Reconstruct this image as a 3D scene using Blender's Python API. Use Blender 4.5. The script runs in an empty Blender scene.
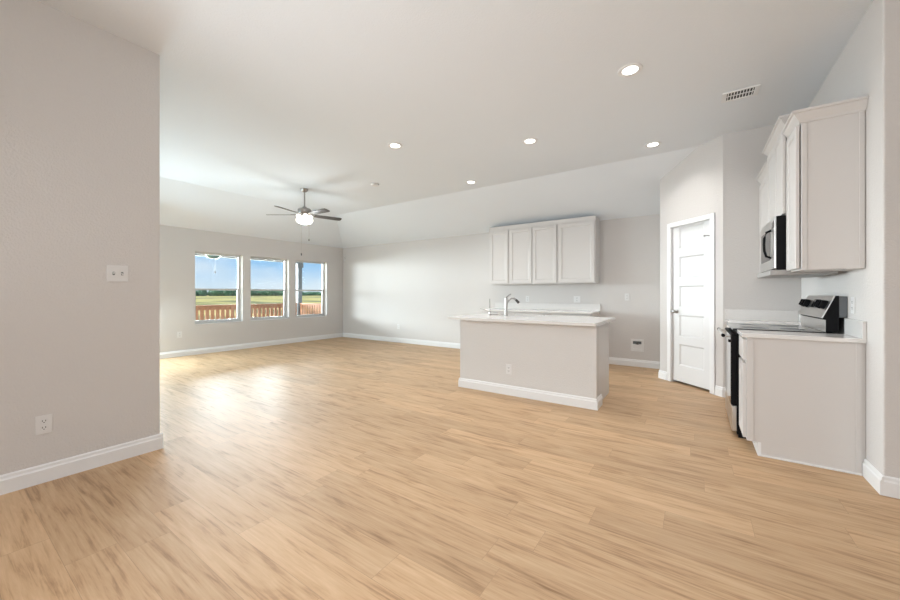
import bpy, bmesh, math, random
from mathutils import Matrix, Vector
R = math.radians
random.seed(7)
SC = bpy.context.scene
COL = SC.collection

# ------------------------------------------------------------------ camera
cam_data = bpy.data.cameras.new('camera')
cam_data.sensor_width = 36.0
cam_data.lens = 14.4
cam_data.shift_y = -6.0 / 900.0
cam_data.clip_start = 0.05
cam_data.clip_end = 2000
cam = bpy.data.objects.new('camera', cam_data)
COL.objects.link(cam)
cam.location = (0, 0, 1.2)
cam.rotation_euler = (R(90), 0, math.atan(245 / 360))
SC.camera = cam

# ------------------------------------------------------------------ exposure
SC.view_settings.view_transform = 'Standard'
SC.view_settings.look = 'None'
SC.view_settings.gamma = 1.0
SC.view_settings.use_curve_mapping = False
SC.view_settings.exposure = 0.07

# ------------------------------------------------------------------ sky
world = bpy.data.worlds.new('world')
SC.world = world
world.use_nodes = True
wn = world.node_tree.nodes
wl = world.node_tree.links
for n in list(wn):
    wn.remove(n)
w_out = wn.new('ShaderNodeOutputWorld')
w_bg = wn.new('ShaderNodeBackground')
w_bg.inputs['Strength'].default_value = 1.0
wl.new(w_bg.outputs[0], w_out.inputs[0])
w_tc = wn.new('ShaderNodeTexCoord')
w_sep = wn.new('ShaderNodeSeparateXYZ')
wl.new(w_tc.outputs['Generated'], w_sep.inputs[0])
w_ramp = wn.new('ShaderNodeValToRGB')
w_ramp.color_ramp.elements[0].position = 0.0
w_ramp.color_ramp.elements[0].color = (0.74, 0.86, 0.95, 1)
w_ramp.color_ramp.elements[1].position = 0.10
w_ramp.color_ramp.elements[1].color = (0.22, 0.55, 0.94, 1)
wl.new(w_sep.outputs['Z'], w_ramp.inputs[0])
w_map = wn.new('ShaderNodeMapping')
w_map.inputs['Scale'].default_value = (5, 5, 16)
wl.new(w_tc.outputs['Generated'], w_map.inputs[0])
w_noise = wn.new('ShaderNodeTexNoise')
w_noise.inputs['Scale'].default_value = 1.0
w_noise.inputs['Detail'].default_value = 4
wl.new(w_map.outputs[0], w_noise.inputs['Vector'])
w_cr = wn.new('ShaderNodeValToRGB')
w_cr.color_ramp.elements[0].position = 0.42
w_cr.color_ramp.elements[0].color = (0, 0, 0, 1)
w_cr.color_ramp.elements[1].position = 0.75
w_cr.color_ramp.elements[1].color = (0.8, 0.8, 0.8, 1)
wl.new(w_noise.outputs['Fac'], w_cr.inputs[0])
w_mix = wn.new('ShaderNodeMixRGB')
w_mix.inputs[2].default_value = (0.86, 0.92, 0.98, 1)
wl.new(w_cr.outputs[0], w_mix.inputs[0])
wl.new(w_ramp.outputs[0], w_mix.inputs[1])
wl.new(w_mix.outputs[0], w_bg.inputs['Color'])

# ------------------------------------------------------------------ sun and large area lights
def light(name, kind, loc, rot, energy, color, **kw):
    d = bpy.data.lights.new(name, kind)
    d.energy = energy
    d.color = color
    for k, v in kw.items():
        setattr(d, k, v)
    o = bpy.data.objects.new(name, d)
    COL.objects.link(o)
    o.location = loc
    o.rotation_euler = rot
    return o

def aim(o, direction):
    o.rotation_euler = Vector(direction).to_track_quat('-Z', 'Y').to_euler()

sun = light('sun', 'SUN', (-20, -10, 12), (0, 0, 0), 4.0, (1.0, 0.97, 0.93), angle=R(20))
aim(sun, (0.35, 0.60, -0.75))
# bright low band of sky beyond the porch, shining in through the windows
lowsky = light('low_sky_daylight', 'AREA', (-15.0, 2.3, 1.95), (0, 0, 0), 4650.0, (0.88, 0.96, 1.0), shape='RECTANGLE', size=15.5, size_y=1.3)
aim(lowsky, (1, 0, -0.06))
# unseen fill lamp added behind the camera to brighten surfaces facing it
entry = light('rear_fill_lamp', 'AREA', (1.4, -3.7, 1.1), (0, 0, 0), 36.0, (0.90, 0.965, 1.0), shape='RECTANGLE', size=3.6, size_y=2.2)
aim(entry, (-0.1, 1, 0.0))
# unseen upward lamp added behind the camera to lift the ceiling
up_fill = light('up_fill_lamp', 'AREA', (0.2, -2.6, 0.7), (0, 0, 0), 15.0, (0.86, 0.95, 1.0), shape='RECTANGLE', size=5.0, size_y=2.4)
aim(up_fill, (0, 0.15, 1))
# unseen downward fill added over the hall to brighten the near floor
hall = light('hall_fill_lamp', 'AREA', (0.2, -1.0, 3.0), (0, 0, 0), 98.0, (0.95, 0.96, 1.0), shape='RECTANGLE', size=4.5, size_y=2.0, spread=R(130))
aim(hall, (0, 0.25, -1))
# added lamp without a real source, brightening the living room ceiling
far_fill = light('living_fill_lamp', 'AREA', (0.5, -0.9, 1.7), (0, 0, 0), 14.0, (0.92, 0.96, 1.0), shape='RECTANGLE', size=1.2, size_y=0.8, spread=R(110))
aim(far_fill, (-3.6, 4.0, 1.9))
# extra fill lamp added beside the partition for the dim kitchen corner
kfill = light('kitchen_fill_lamp', 'AREA', (-3.0, -0.5, 1.7), (0, 0, 0), 27.0, (0.95, 0.97, 1.0), shape='RECTANGLE', size=1.4, size_y=1.0, spread=R(110))
aim(kfill, (3.7, 5.0, 0.35))
# unseen lamp added at the window wall to throw sidelight across the room
side_fill = light('side_fill_lamp', 'AREA', (-8.05, 1.7, 0.95), (0, 0, 0), 155.0, (0.72, 0.91, 1.0), shape='RECTANGLE', size=1.1, size_y=1.7)
aim(side_fill, (1, 0.2, -0.30))

# ------------------------------------------------------------------ materials
MATS = {}
def mat(name, color, rough=0.5, metal=0.0, bump=0.0, bscale=80.0, vary=0.0, vscale=3.0, spec=0.5, stretch=None):
    m = bpy.data.materials.new(name)
    m.use_nodes = True
    nt = m.node_tree
    b = nt.nodes['Principled BSDF']
    b.inputs['Base Color'].default_value = (*color, 1)
    b.inputs['Roughness'].default_value = rough
    b.inputs['Metallic'].default_value = metal
    b.inputs['Specular IOR Level'].default_value = spec
    tc = nt.nodes.new('ShaderNodeTexCoord')
    src = tc.outputs['Object']
    if stretch:
        mp = nt.nodes.new('ShaderNodeMapping')
        mp.inputs['Scale'].default_value = stretch
        nt.links.new(src, mp.inputs[0])
        src = mp.outputs[0]
    nz = nt.nodes.new('ShaderNodeTexNoise')
    nz.inputs['Scale'].default_value = vscale
    nz.inputs['Detail'].default_value = 3
    nt.links.new(src, nz.inputs['Vector'])
    mx = nt.nodes.new('ShaderNodeMixRGB')
    v = max(vary, 0.01)
    mx.inputs[1].default_value = tuple(c * (1 - v) for c in color) + (1,)
    mx.inputs[2].default_value = tuple(min(1, c * (1 + v)) for c in color) + (1,)
    nt.links.new(nz.outputs['Fac'], mx.inputs[0])
    nt.links.new(mx.outputs[0], b.inputs['Base Color'])
    if bump:
        n2 = nt.nodes.new('ShaderNodeTexNoise')
        n2.inputs['Scale'].default_value = bscale
        n2.inputs['Detail'].default_value = 2
        nt.links.new(src, n2.inputs['Vector'])
        bp = nt.nodes.new('ShaderNodeBump')
        bp.inputs['Strength'].default_value = bump
        bp.inputs['Distance'].default_value = 0.004
        nt.links.new(n2.outputs['Fac'], bp.inputs['Height'])
        nt.links.new(bp.outputs[0], b.inputs['Normal'])
    MATS[name] = m
    return m

def emit(name, color, strength):
    m = bpy.data.materials.new(name)
    m.use_nodes = True
    b = m.node_tree.nodes['Principled BSDF']
    b.inputs['Base Color'].default_value = (0.9, 0.9, 0.88, 1)
    b.inputs['Emission Color'].default_value = (*color, 1)
    b.inputs['Emission Strength'].default_value = strength
    return m

M_wall = mat('wall_paint', (0.65, 0.625, 0.605), 0.75, bump=0.65, bscale=95, vary=0.012, vscale=1.5, spec=0.25)
M_ceil = mat('ceiling_paint', (0.79, 0.82, 0.85), 0.85, bump=0.5, bscale=85, vary=0.012, vscale=1.5, spec=0.15)
M_trim = mat('trim_white', (0.81, 0.81, 0.81), 0.38, spec=0.4)
M_door = mat('door_white', (0.75, 0.75, 0.75), 0.4, spec=0.4)
M_cab = mat('cabinet_paint', (0.66, 0.635, 0.615), 0.42, spec=0.4)
M_isl = mat('island_drywall', (0.67, 0.65, 0.63), 0.75, bump=0.65, bscale=95, spec=0.2)
M_quartz = mat('quartz_white', (0.74, 0.72, 0.70), 0.12, vary=0.03, vscale=40)
M_plate = mat('plate_white', (0.74, 0.73, 0.72), 0.35)
M_slot = mat('slot_dark', (0.015, 0.015, 0.015), 0.5)
M_steel = mat('stainless', (0.62, 0.62, 0.61), 0.28, metal=1.0, vary=0.05, vscale=6, stretch=(2, 2, 120))
M_nickel = mat('brushed_nickel', (0.40, 0.385, 0.37), 0.30, metal=1.0)
M_black = mat('black_enamel', (0.006, 0.006, 0.007), 0.55, spec=0.12)
M_blackglass = mat('black_glass', (0.012, 0.012, 0.014), 0.06)
M_greypl = mat('grey_plastic', (0.13, 0.14, 0.15), 0.4)
M_hood = mat('hood_grey', (0.36, 0.35, 0.34), 0.45)
M_blade = mat('blade_dark', (0.06, 0.055, 0.05), 0.45, vary=0.15, vscale=8, stretch=(1, 12, 1))
M_chain = mat('chain_metal', (0.55, 0.53, 0.5), 0.35, metal=1.0)
M_vinyl = mat('vinyl_white', (0.58, 0.58, 0.57), 0.4)
M_rail = mat('stained_cedar', (0.36, 0.155, 0.07), 0.7, bump=0.3, bscale=30, vary=0.25, vscale=6, stretch=(1, 1, 6))
M_postm = mat('porch_post_paint', (0.16, 0.17, 0.18), 0.6)
M_soffit = mat('porch_soffit', (0.22, 0.23, 0.24), 0.7)
M_deck = mat('porch_concrete', (0.45, 0.43, 0.40), 0.9, bump=0.2, bscale=40)
M_tree = mat('tree_foliage', (0.06, 0.16, 0.075), 0.9, bump=0.6, bscale=1.2, vary=0.5, vscale=0.4)
M_porchglass = mat('porch_lamp_glass', (0.07, 0.12, 0.10), 0.2)
M_lens = emit('lamp_lens', (1.0, 0.95, 0.88), 5.0)
M_bowl = emit('fan_bowl_glow', (1.0, 0.93, 0.82), 2.6)
M_under = mat('fan_dark', (0.10, 0.09, 0.08), 0.5)

# glass pane
M_glass = bpy.data.materials.new('window_glass')
M_glass.use_nodes = True
nt = M_glass.node_tree
for n in list(nt.nodes):
    nt.nodes.remove(n)
g_o = nt.nodes.new('ShaderNodeOutputMaterial')
g_m = nt.nodes.new('ShaderNodeMixShader')
g_m.inputs[0].default_value = 0.05
g_t = nt.nodes.new('ShaderNodeBsdfTransparent')
g_t.inputs[0].default_value = (0.96, 0.98, 0.98, 1)
g_g = nt.nodes.new('ShaderNodeBsdfGlossy')
g_g.inputs['Roughness'].default_value = 0.02
nt.links.new(g_t.outputs[0], g_m.inputs[1])
nt.links.new(g_g.outputs[0], g_m.inputs[2])
nt.links.new(g_m.outputs[0], g_o.inputs[0])

# plank floor
def floor_material():
    m = bpy.data.materials.new('oak_planks')
    m.use_nodes = True
    nt = m.node_tree
    N, L = nt.nodes.new, nt.links.new
    b = nt.nodes['Principled BSDF']
    tc = N('ShaderNodeTexCoord')
    sep = N('ShaderNodeSeparateXYZ')
    L(tc.outputs['Object'], sep.inputs[0])
    row = N('ShaderNodeMath'); row.operation = 'DIVIDE'; row.inputs[1].default_value = 0.178
    L(sep.outputs['Y'], row.inputs[0])
    fl = N('ShaderNodeMath'); fl.operation = 'FLOOR'
    L(row.outputs[0], fl.inputs[0])
    wn_ = N('ShaderNodeTexWhiteNoise'); wn_.noise_dimensions = '1D'
    L(fl.outputs[0], wn_.inputs['W'])
    sh = N('ShaderNodeMath'); sh.operation = 'MULTIPLY_ADD'; sh.inputs[1].default_value = 1.22
    L(wn_.outputs['Value'], sh.inputs[0]); L(sep.outputs['X'], sh.inputs[2])
    vec = N('ShaderNodeCombineXYZ')
    L(sh.outputs[0], vec.inputs['X']); L(sep.outputs['Y'], vec.inputs['Y'])
    br = N('ShaderNodeTexBrick')
    br.offset = 0.0
    br.inputs['Color1'].default_value = (0, 0, 0, 1)
    br.inputs['Color2'].default_value = (1, 1, 1, 1)
    br.inputs['Mortar'].default_value = (0.5, 0.5, 0.5, 1)
    br.inputs['Scale'].default_value = 1.0
    br.inputs['Mortar Size'].default_value = 0.0010
    br.inputs['Mortar Smooth'].default_value = 0.1
    br.inputs['Bias'].default_value = 0.0
    br.inputs['Brick Width'].default_value = 1.22
    br.inputs['Row Height'].default_value = 0.178
    L(vec.outputs[0], br.inputs['Vector'])
    bw = N('ShaderNodeRGBToBW')
    L(br.outputs['Color'], bw.inputs[0])
    mul = N('ShaderNodeMath'); mul.operation = 'MULTIPLY'; mul.inputs[1].default_value = 37.0
    L(bw.outputs[0], mul.inputs[0])
    comb = N('ShaderNodeCombineXYZ')
    L(sep.outputs['X'], comb.inputs['X'])
    L(sep.outputs['Y'], comb.inputs['Y'])
    L(mul.outputs[0], comb.inputs['Z'])
    # fine grain
    mp = N('ShaderNodeMapping')
    mp.inputs['Scale'].default_value = (1.6, 30.0, 1.0)
    L(comb.outputs[0], mp.inputs[0])
    nz = N('ShaderNodeTexNoise')
    nz.inputs['Scale'].default_value = 2.0
    nz.inputs['Detail'].default_value = 7
    nz.inputs['Roughness'].default_value = 0.65
    nz.inputs['Distortion'].default_value = 0.4
    L(mp.outputs[0], nz.inputs['Vector'])
    # broad cathedral figure
    mp2 = N('ShaderNodeMapping')
    mp2.inputs['Scale'].default_value = (1.5, 9.0, 1.0)
    L(comb.outputs[0], mp2.inputs[0])
    nz2 = N('ShaderNodeTexNoise')
    nz2.inputs['Scale'].default_value = 1.2
    nz2.inputs['Detail'].default_value = 4
    nz2.inputs['Distortion'].default_value = 1.2
    L(mp2.outputs[0], nz2.inputs['Vector'])
    mixn = N('ShaderNodeMath'); mixn.operation = 'MULTIPLY_ADD'; mixn.inputs[1].default_value = 0.58
    half = N('ShaderNodeMath'); half.operation = 'MULTIPLY'; half.inputs[1].default_value = 0.42
    L(nz2.outputs['Fac'], half.inputs[0])
    L(nz.outputs['Fac'], mixn.inputs[0]); L(half.outputs[0], mixn.inputs[2])
    ramp = N('ShaderNodeValToRGB')
    e = ramp.color_ramp.elements
    e[0].position = 0.33; e[0].color = (0.29, 0.170, 0.086, 1)
    e[1].position = 0.66; e[1].color = (0.64, 0.452, 0.278, 1)
    k = e.new(0.47); k.color = (0.53, 0.348, 0.200, 1)
    L(mixn.outputs[0], ramp.inputs[0])
    tint = N('ShaderNodeValToRGB')
    t = tint.color_ramp.elements
    t[0].position = 0.0; t[0].color = (0.88, 0.87, 0.86, 1)
    t[1].position = 1.0; t[1].color = (1.07, 1.06, 1.05, 1)
    L(bw.outputs[0], tint.inputs[0])
    mx = N('ShaderNodeMixRGB'); mx.blend_type = 'MULTIPLY'; mx.inputs[0].default_value = 1.0
    L(ramp.outputs[0], mx.inputs[1]); L(tint.outputs[0], mx.inputs[2])
    seam = N('ShaderNodeMixRGB'); seam.blend_type = 'MIX'
    seam.inputs[2].default_value = (0.22, 0.14, 0.08, 1)
    sf = N('ShaderNodeMath'); sf.operation = 'MULTIPLY'; sf.inputs[1].default_value = 0.45
    L(br.outputs['Fac'], sf.inputs[0])
    L(sf.outputs[0], seam.inputs[0]); L(mx.outputs[0], seam.inputs[1])
    L(seam.outputs[0], b.inputs['Base Color'])
    b.inputs['Roughness'].default_value = 0.48
    b.inputs['Specular IOR Level'].default_value = 0.35
    bp = N('ShaderNodeBump'); bp.inputs['Strength'].default_value = 0.10; bp.inputs['Distance'].default_value = 0.003
    L(nz.outputs['Fac'], bp.inputs['Height'])
    L(bp.outputs[0], b.inputs['Normal'])
    return m
M_floor = floor_material()

def ground_material():
    m = bpy.data.materials.new('field_grass')
    m.use_nodes = True
    nt = m.node_tree
    N, L = nt.nodes.new, nt.links.new
    b = nt.nodes['Principled BSDF']
    tc = N('ShaderNodeTexCoord')
    mp = N('ShaderNodeMapping'); mp.inputs['Scale'].default_value = (0.035, 0.16, 1)
    L(tc.outputs['Object'], mp.inputs[0])
    nz = N('ShaderNodeTexNoise'); nz.inputs['Scale'].default_value = 1.0; nz.inputs['Detail'].default_value = 6
    L(mp.outputs[0], nz.inputs['Vector'])
    r = N('ShaderNodeValToRGB')
    e = r.color_ramp.elements
    e[0].position = 0.40; e[0].color = (0.20, 0.20, 0.10, 1)
    e[1].position = 0.68; e[1].color = (0.80, 0.62, 0.22, 1)
    k = e.new(0.50); k.color = (0.58, 0.47, 0.20, 1)
    L(nz.outputs['Fac'], r.inputs[0])
    L(r.outputs[0], b.inputs['Base Color'])
    b.inputs['Roughness'].default_value = 1.0
    b.inputs['Specular IOR Level'].default_value = 0.0
    return m
M_ground = ground_material()

# ------------------------------------------------------------------ mesh helpers
class B:
    """collects shapes into one mesh; coordinates are world ones, stored relative to a root"""
    def __init__(self, root=None, m=None):
        self.bm = bmesh.new()
        self.m = m if m is not None else (Matrix.Translation(-Vector(root.location)) if root is not None else Matrix())
    def v(self, p):
        return self.bm.verts.new(self.m @ Vector(p))
    def box(self, x0, x1, y0, y1, z0, z1, bev=0.0, seg=2):
        x0, x1 = sorted((x0, x1)); y0, y1 = sorted((y0, y1)); z0, z1 = sorted((z0, z1))
        c = [self.v(p) for p in ((x0, y0, z0), (x1, y0, z0), (x1, y1, z0), (x0, y1, z0), (x0, y0, z1), (x1, y0, z1), (x1, y1, z1), (x0, y1, z1))]
        fs = [self.bm.faces.new([c[i] for i in q]) for q in ((3, 2, 1, 0), (4, 5, 6, 7), (0, 1, 5, 4), (1, 2, 6, 5), (2, 3, 7, 6), (3, 0, 4, 7))]
        if bev:
            es = list({e for f in fs for e in f.edges})
            bmesh.ops.bevel(self.bm, geom=es, offset=bev, segments=seg, affect='EDGES', profile=0.5)
        return self
    def prism(self, poly, fn):
        """poly: 2-D outline; fn(p, 0/1) gives the two 3-D ends"""
        a = [self.v(fn(p, 0)) for p in poly]
        b = [self.v(fn(p, 1)) for p in poly]
        n = len(poly)
        self.bm.faces.new(a[::-1]); self.bm.faces.new(b)
        for i in range(n):
            self.bm.faces.new((a[i], a[(i + 1) % n], b[(i + 1) % n], b[i]))
        return self
    def prism_z(self, poly, z0, z1):
        return self.prism(poly, lambda p, k: (p[0], p[1], (z0, z1)[k]))
    def prism_y(self, poly, y0, y1):
        return self.prism(poly, lambda p, k: (p[0], (y0, y1)[k], p[1]))
    def prism_x(self, poly, x0, x1):
        return self.prism(poly, lambda p, k: ((x0, x1)[k], p[0], p[1]))
    def rev(self, prof, c=(0, 0, 0), n=32, axis='z'):
        rings = []
        for r, h in prof:
            ring = []
            for i in range(n):
                a = 2 * math.pi * i / n
                q = (r * math.cos(a), r * math.sin(a), h)
                if axis == 'x': q = (q[2], q[0], q[1])
                if axis == 'y': q = (q[1], q[2], q[0])
                ring.append(self.v((c[0] + q[0], c[1] + q[1], c[2] + q[2])))
            rings.append(ring)
        for a, b in zip(rings, rings[1:]):
            for i in range(n):
                self.bm.faces.new((a[i], a[(i + 1) % n], b[(i + 1) % n], b[i]))
        self.bm.faces.new(rings[0][::-1]); self.bm.faces.new(rings[-1])
        return self
    def tube(self, pts, r, n=12):
        pts = [Vector(p) for p in pts]
        rad = r if isinstance(r, (list, tuple)) else [r] * len(pts)
        rings = []
        for i, p in enumerate(pts):
            d = (pts[min(i + 1, len(pts) - 1)] - pts[max(i - 1, 0)]).normalized()
            up = Vector((0, 0, 1)) if abs(d.z) < 0.95 else Vector((1, 0, 0))
            a = d.cross(up).normalized(); b = d.cross(a).normalized()
            rings.append([self.v(p + rad[i] * (math.cos(t) * a + math.sin(t) * b)) for t in [2 * math.pi * k / n for k in range(n)]])
        for a, b in zip(rings, rings[1:]):
            for i in range(n):
                self.bm.faces.new((a[i], a[(i + 1) % n], b[(i + 1) % n], b[i]))
        self.bm.faces.new(rings[0][::-1]); self.bm.faces.new(rings[-1])
        return self
    def obj(self, name, material, parent=None, smooth=False):
        bmesh.ops.recalc_face_normals(self.bm, faces=self.bm.faces[:])
        me = bpy.data.meshes.new(name)
        self.bm.to_mesh(me); self.bm.free()
        me.materials.append(material)
        if smooth:
            for p in me.polygons: p.use_smooth = True
            me.set_sharp_from_angle(angle=R(38))
        o = bpy.data.objects.new(name, me)
        COL.objects.link(o)
        if parent: o.parent = parent
        return o

def thing(name, label, cat, loc=(0, 0, 0), rz=0, group=None):
    o = bpy.data.objects.new(name, None)
    o.empty_display_size = 0.1
    COL.objects.link(o)
    o.location = loc; o.rotation_euler = (0, 0, rz)
    o['label'] = label; o['category'] = cat
    if group: o['group'] = group
    return o
def tag(o, label, cat, group=None, kind=None):
    o['label'] = label; o['category'] = cat
    if group: o['group'] = group
    if kind: o['kind'] = kind
    return o
def struct(o, label=None):
    o['kind'] = 'structure'
    if label: o['label'] = label
    return o
def P(root): return B(root)

# ------------------------------------------------------------------ key dimensions
XW, YB, XL, XR = -8.17, 6.66, -3.437, 0.93
HC, HE = 3.055, 2.48          # flat ceiling, eave height
SL = (HC - HE) / 1.17
XC, YC = XW + 1.17, YB - 1.17  # where the flat ceiling breaks
PA, PB = Vector((-0.413, 5.94)), Vector((0.27, 5.257))
PU = (PB - PA).normalized()
PN = Vector((-PU.y, PU.x)) * -1
if PN.x + PN.y > 0: PN = -PN       # faces the camera
PLEN = (PB - PA).length

# ------------------------------------------------------------------ large structure
struct(B().box(-8.37, 4.15, -4.15, 6.86, -0.15, 0).obj('floor', M_floor), 'pale oak plank floor')

zl = HC - SL * 1.40
def roof_piece(b, poly):
    a = [b.v(p) for p in poly]
    c = [b.v((p[0], p[1], 3.30)) for p in poly]
    b.bm.faces.new(a); b.bm.faces.new(c[::-1])
    for i in range(len(poly)):
        b.bm.faces.new((a[i], a[(i + 1) % len(poly)], c[(i + 1) % len(poly)], c[i]))
b = B(); roof_piece(b, [(XC, -4.15, HC), (4.15, -4.15, HC), (4.15, YC, HC), (XC, YC, HC)])
struct(b.obj('ceiling', M_ceil), 'white flat ceiling')
b = B(); roof_piece(b, [(XC, -4.15, HC), (XC, YC, HC), (XC - 1.40, YC + 1.40, zl), (XC - 1.40, -4.15, zl)])
struct(b.obj('ceiling_window_side', M_ceil), 'white ceiling slope down to the window wall')
b = B(); roof_piece(b, [(XC, YC, HC), (4.15, YC, HC), (4.15, YC + 1.40, zl), (XC - 1.40, YC + 1.40, zl)])
struct(b.obj('ceiling_back', M_ceil), 'white ceiling slope down to the back wall')

struct(B().box(XL - 0.12, XL, -4.0, 1.045, 0, 3.1, 0.008).obj('wall_left', M_wall), 'greige partition wall at the left of the picture')
struct(B().box(-8.37, XL - 0.12, 0.9, 1.02, 0, 3.1).obj('wall_living_side', M_wall))
WIN = [(3.047, 3.955), (4.125, 5.04), (5.215, 6.13)]
WZ0, WZ1 = 0.60, 2.045
b = B()
ys = [0.9] + [y for w in WIN for y in w] + [6.86]
for i in range(0, len(ys), 2):
    b.box(XW - 0.2, XW, ys[i], ys[i + 1], 0, 2.6)
for y0, y1 in WIN:
    b.box(XW - 0.2, XW, y0, y1, 0, WZ0)
    b.box(XW - 0.2, XW, y0, y1, WZ1, 2.6)
bmesh.ops.remove_doubles(b.bm, verts=b.bm.verts[:], dist=1e-5)
struct(b.obj('wall_window', M_wall), 'greige wall with three windows')
struct(B().box(-8.37, 1.1, YB, YB + 0.2, 0, 2.7).obj('wall_back', M_wall), 'greige back wall behind the kitchen')
# pantry: diagonal wall with the door opening
DU0, DU1, DZ = 0.198, 0.812, 2.115
def diag(b, u0, u1, d0, d1, z0, z1):
    q = [PA + PU * u0 - PN * d0, PA + PU * u1 - PN * d0, PA + PU * u1 - PN * d1, PA + PU * u0 - PN * d1]
    b.prism_z([tuple(p) for p in q], z0, z1)
b = B()
diag(b, 0, DU0, 0, 0.115, 0, 3.1); diag(b, DU1, PLEN, 0, 0.115, 0, 3.1); diag(b, DU0, DU1, 0, 0.115, DZ, 3.1)
struct(b.obj('wall_pantry', M_wall), 'diagonal pantry wall with the white door')
struct(B().box(-0.413, -0.30, 5.99, YB, 0, 3.1).obj('wall_pantry_side', M_wall))
struct(B().box(0.27, 1.07, 5.257, 5.37, 0, 3.1).obj('wall_kitchen_end', M_wall))
struct(B().box(XR, XR + 0.15, 3.24, 5.257, 0, 3.1, 0.010, 3).obj('wall_right', M_wall), 'greige wall behind the range')
struct(B().box(XR + 0.15, 4.0, 3.24, 3.39, 0, 3.1).obj('wall_near_right', M_wall))
struct(B().box(4.0, 4.15, -4.0, 3.39, 0, 3.1).obj('wall_entry_right', M_wall))
struct(B().box(-3.557, 4.15, -4.15, -4.0, 0, 3.1).obj('wall_rear', M_wall))

# baseboards
def base_profile(t=0.016, h=0.115):
    return [(0, 0), (t, 0), (t, h * 0.72), (t * 0.62, h * 0.80), (t * 0.55, h * 0.93), (t * 0.2, h), (0, h)]
def baseboard(name, p0, p1, n, ext=(0, 0)):
    p0, p1, n = Vector(p0), Vector(p1), Vector(n)
    d = (p1 - p0).normalized()
    p0 = p0 - d * ext[0]; p1 = p1 + d * ext[1]
    b = B()
    b.prism(base_profile(), lambda p, k: (*(((p0, p1)[k]) + n * p[0]), p[1]))
    # shoe line
    return struct(b.obj(name, M_trim), 'white baseboard')
baseboard('baseboard_left', (XL, -4.0), (XL, 1.045), (1, 0), (0, 0.016))
baseboard('baseboard_left_end', (XL - 0.12, 1.045), (XL, 1.045), (0, 1))
baseboard('baseboard_window', (XW, 1.02), (XW, YB), (1, 0))
baseboard('baseboard_back_living', (XW + 0.016, YB), (-3.36, YB), (0, -1))
baseboard('baseboard_back_kitchen', (-1.37, YB), (-0.413, YB), (0, -1))
baseboard('baseboard_pantry_side', (-0.413, 5.94), (-0.413, YB - 0.016), (-1, 0), (0.0, 0))
baseboard('baseboard_pantry_left', PA, PA + PU * 0.135, PN, (0.012, 0))
baseboard('baseboard_pantry_right', PA + PU * 0.875, PB, PN, (0, 0.006))
baseboard('baseboard_kitchen_end', (0.27, 5.257), (0.33, 5.257), (0, -1))
baseboard('baseboard_right', (XR, 3.24), (XR, 3.50), (-1, 0), (0.016, 0))
baseboard('baseboard_near_right', (XR, 3.24), (4.0, 3.24), (0, -1))

# windows
def window(i, y0, y1):
    x1, x0 = XW - 0.115, XW - 0.175
    root = struct(B().box(XW - 0.18, XW - 0.008, y0 + 0.001, y1 - 0.001, WZ0, WZ0 + 0.008, 0.003).obj('window_%d' % i, M_trim), 'white vinyl single-hung window %s' % ('nearest the left partition wall', 'in the middle of the three', 'nearest the far corner')[i - 1])
    f = B(); t = 0.034; zb = WZ0 + 0.008
    f.box(x0, x1, y0, y0 + t, zb, WZ1, 0.003); f.box(x0, x1, y1 - t, y1, zb, WZ1, 0.003)
    f.box(x0, x1, y0 + t, y1 - t, WZ1 - t, WZ1, 0.003); f.box(x0, x1, y0 + t, y1 - t, zb, zb + t, 0.003)
    f.obj('window_frame', M_vinyl, root)
    s = B(); zm = 1.275
    a0, a1 = x0 + 0.02, x1 - 0.006; u0, u1 = y0 + t, y1 - t
    s.box(a0, a1, u0, u1, zm, zm + 0.036, 0.003)
    s.box(a0, a1, u0, u0 + 0.022, zb + t, zm); s.box(a0, a1, u1 - 0.022, u1, zb + t, zm); s.box(a0, a1, u0 + 0.022, u1 - 0.022, zb + t, zb + t + 0.026)
    s.obj('lower_sash', M_vinyl, root)
    lk = B().box(a1, a1 + 0.012, (u0 + u1) / 2 - 0.03, (u0 + u1) / 2 + 0.03, zm + 0.012, zm + 0.03, 0.003)
    lk.obj('sash_lock', M_vinyl, root)
    B().box(x0 + 0.010, x0 + 0.014, u0, u1, zm + 0.036, WZ1 - t).obj('upper_pane', M_glass, root)
    B().box(a0 + 0.014, a0 + 0.018, u0 + 0.022, u1 - 0.022, zb + t + 0.026, zm).obj('lower_pane', M_glass, root)
for i, (y0, y1) in enumerate(WIN): window(i + 1, y0, y1)

# pantry door
def dloc(m_u, d, z):                # door-plane coordinates to world
    p = PA + PU * m_u - PN * d
    return (p.x, p.y, z)
MD = Matrix(((PU.x, -PN.x, 0, PA.x), (PU.y, -PN.y, 0, PA.y), (0, 0, 1, 0), (0, 0, 0, 1)))   # x along the wall, y into it, z up
def panel_slab(b, u0, u1, z0, z1, d0, d1, panels, depth=0.014, rim=0.018):
    """slab with recessed rectangles on its front (y = d0)"""
    us = [u0, panels[0][0], panels[0][1], u1]
    b.box(us[0], us[1], d0, d1, z0, z1); b.box(us[2], us[3], d0, d1, z0, z1)
    zz = z0
    for (pu0, pu1, pz0, pz1) in panels:
        b.box(pu0, pu1, d0, d1, zz, pz0)
        b.box(pu0, pu1, d0 + depth, d1, pz0, pz1)
        # sloped rim inside the recess
        q = [(pu0, pz0), (pu1, pz0), (pu1, pz1), (pu0, pz1)]
        qi = [(pu0 + rim, pz0 + rim), (pu1 - rim, pz0 + rim), (pu1 - rim, pz1 - rim), (pu0 + rim, pz1 - rim)]
        o = [b.v((p[0], d0, p[1])) for p in q]; n = [b.v((p[0], d0 + depth - 0.0005, p[1])) for p in qi]
        for k in range(4): b.bm.faces.new((o[k], o[(k + 1) % 4], n[(k + 1) % 4], n[k]))
        zz = pz1
    b.box(panels[0][0], panels[0][1], d0, d1, zz, z1)
b = B(m=MD)
u0, u1 = DU0 + 0.012, DU1 - 0.012
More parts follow.
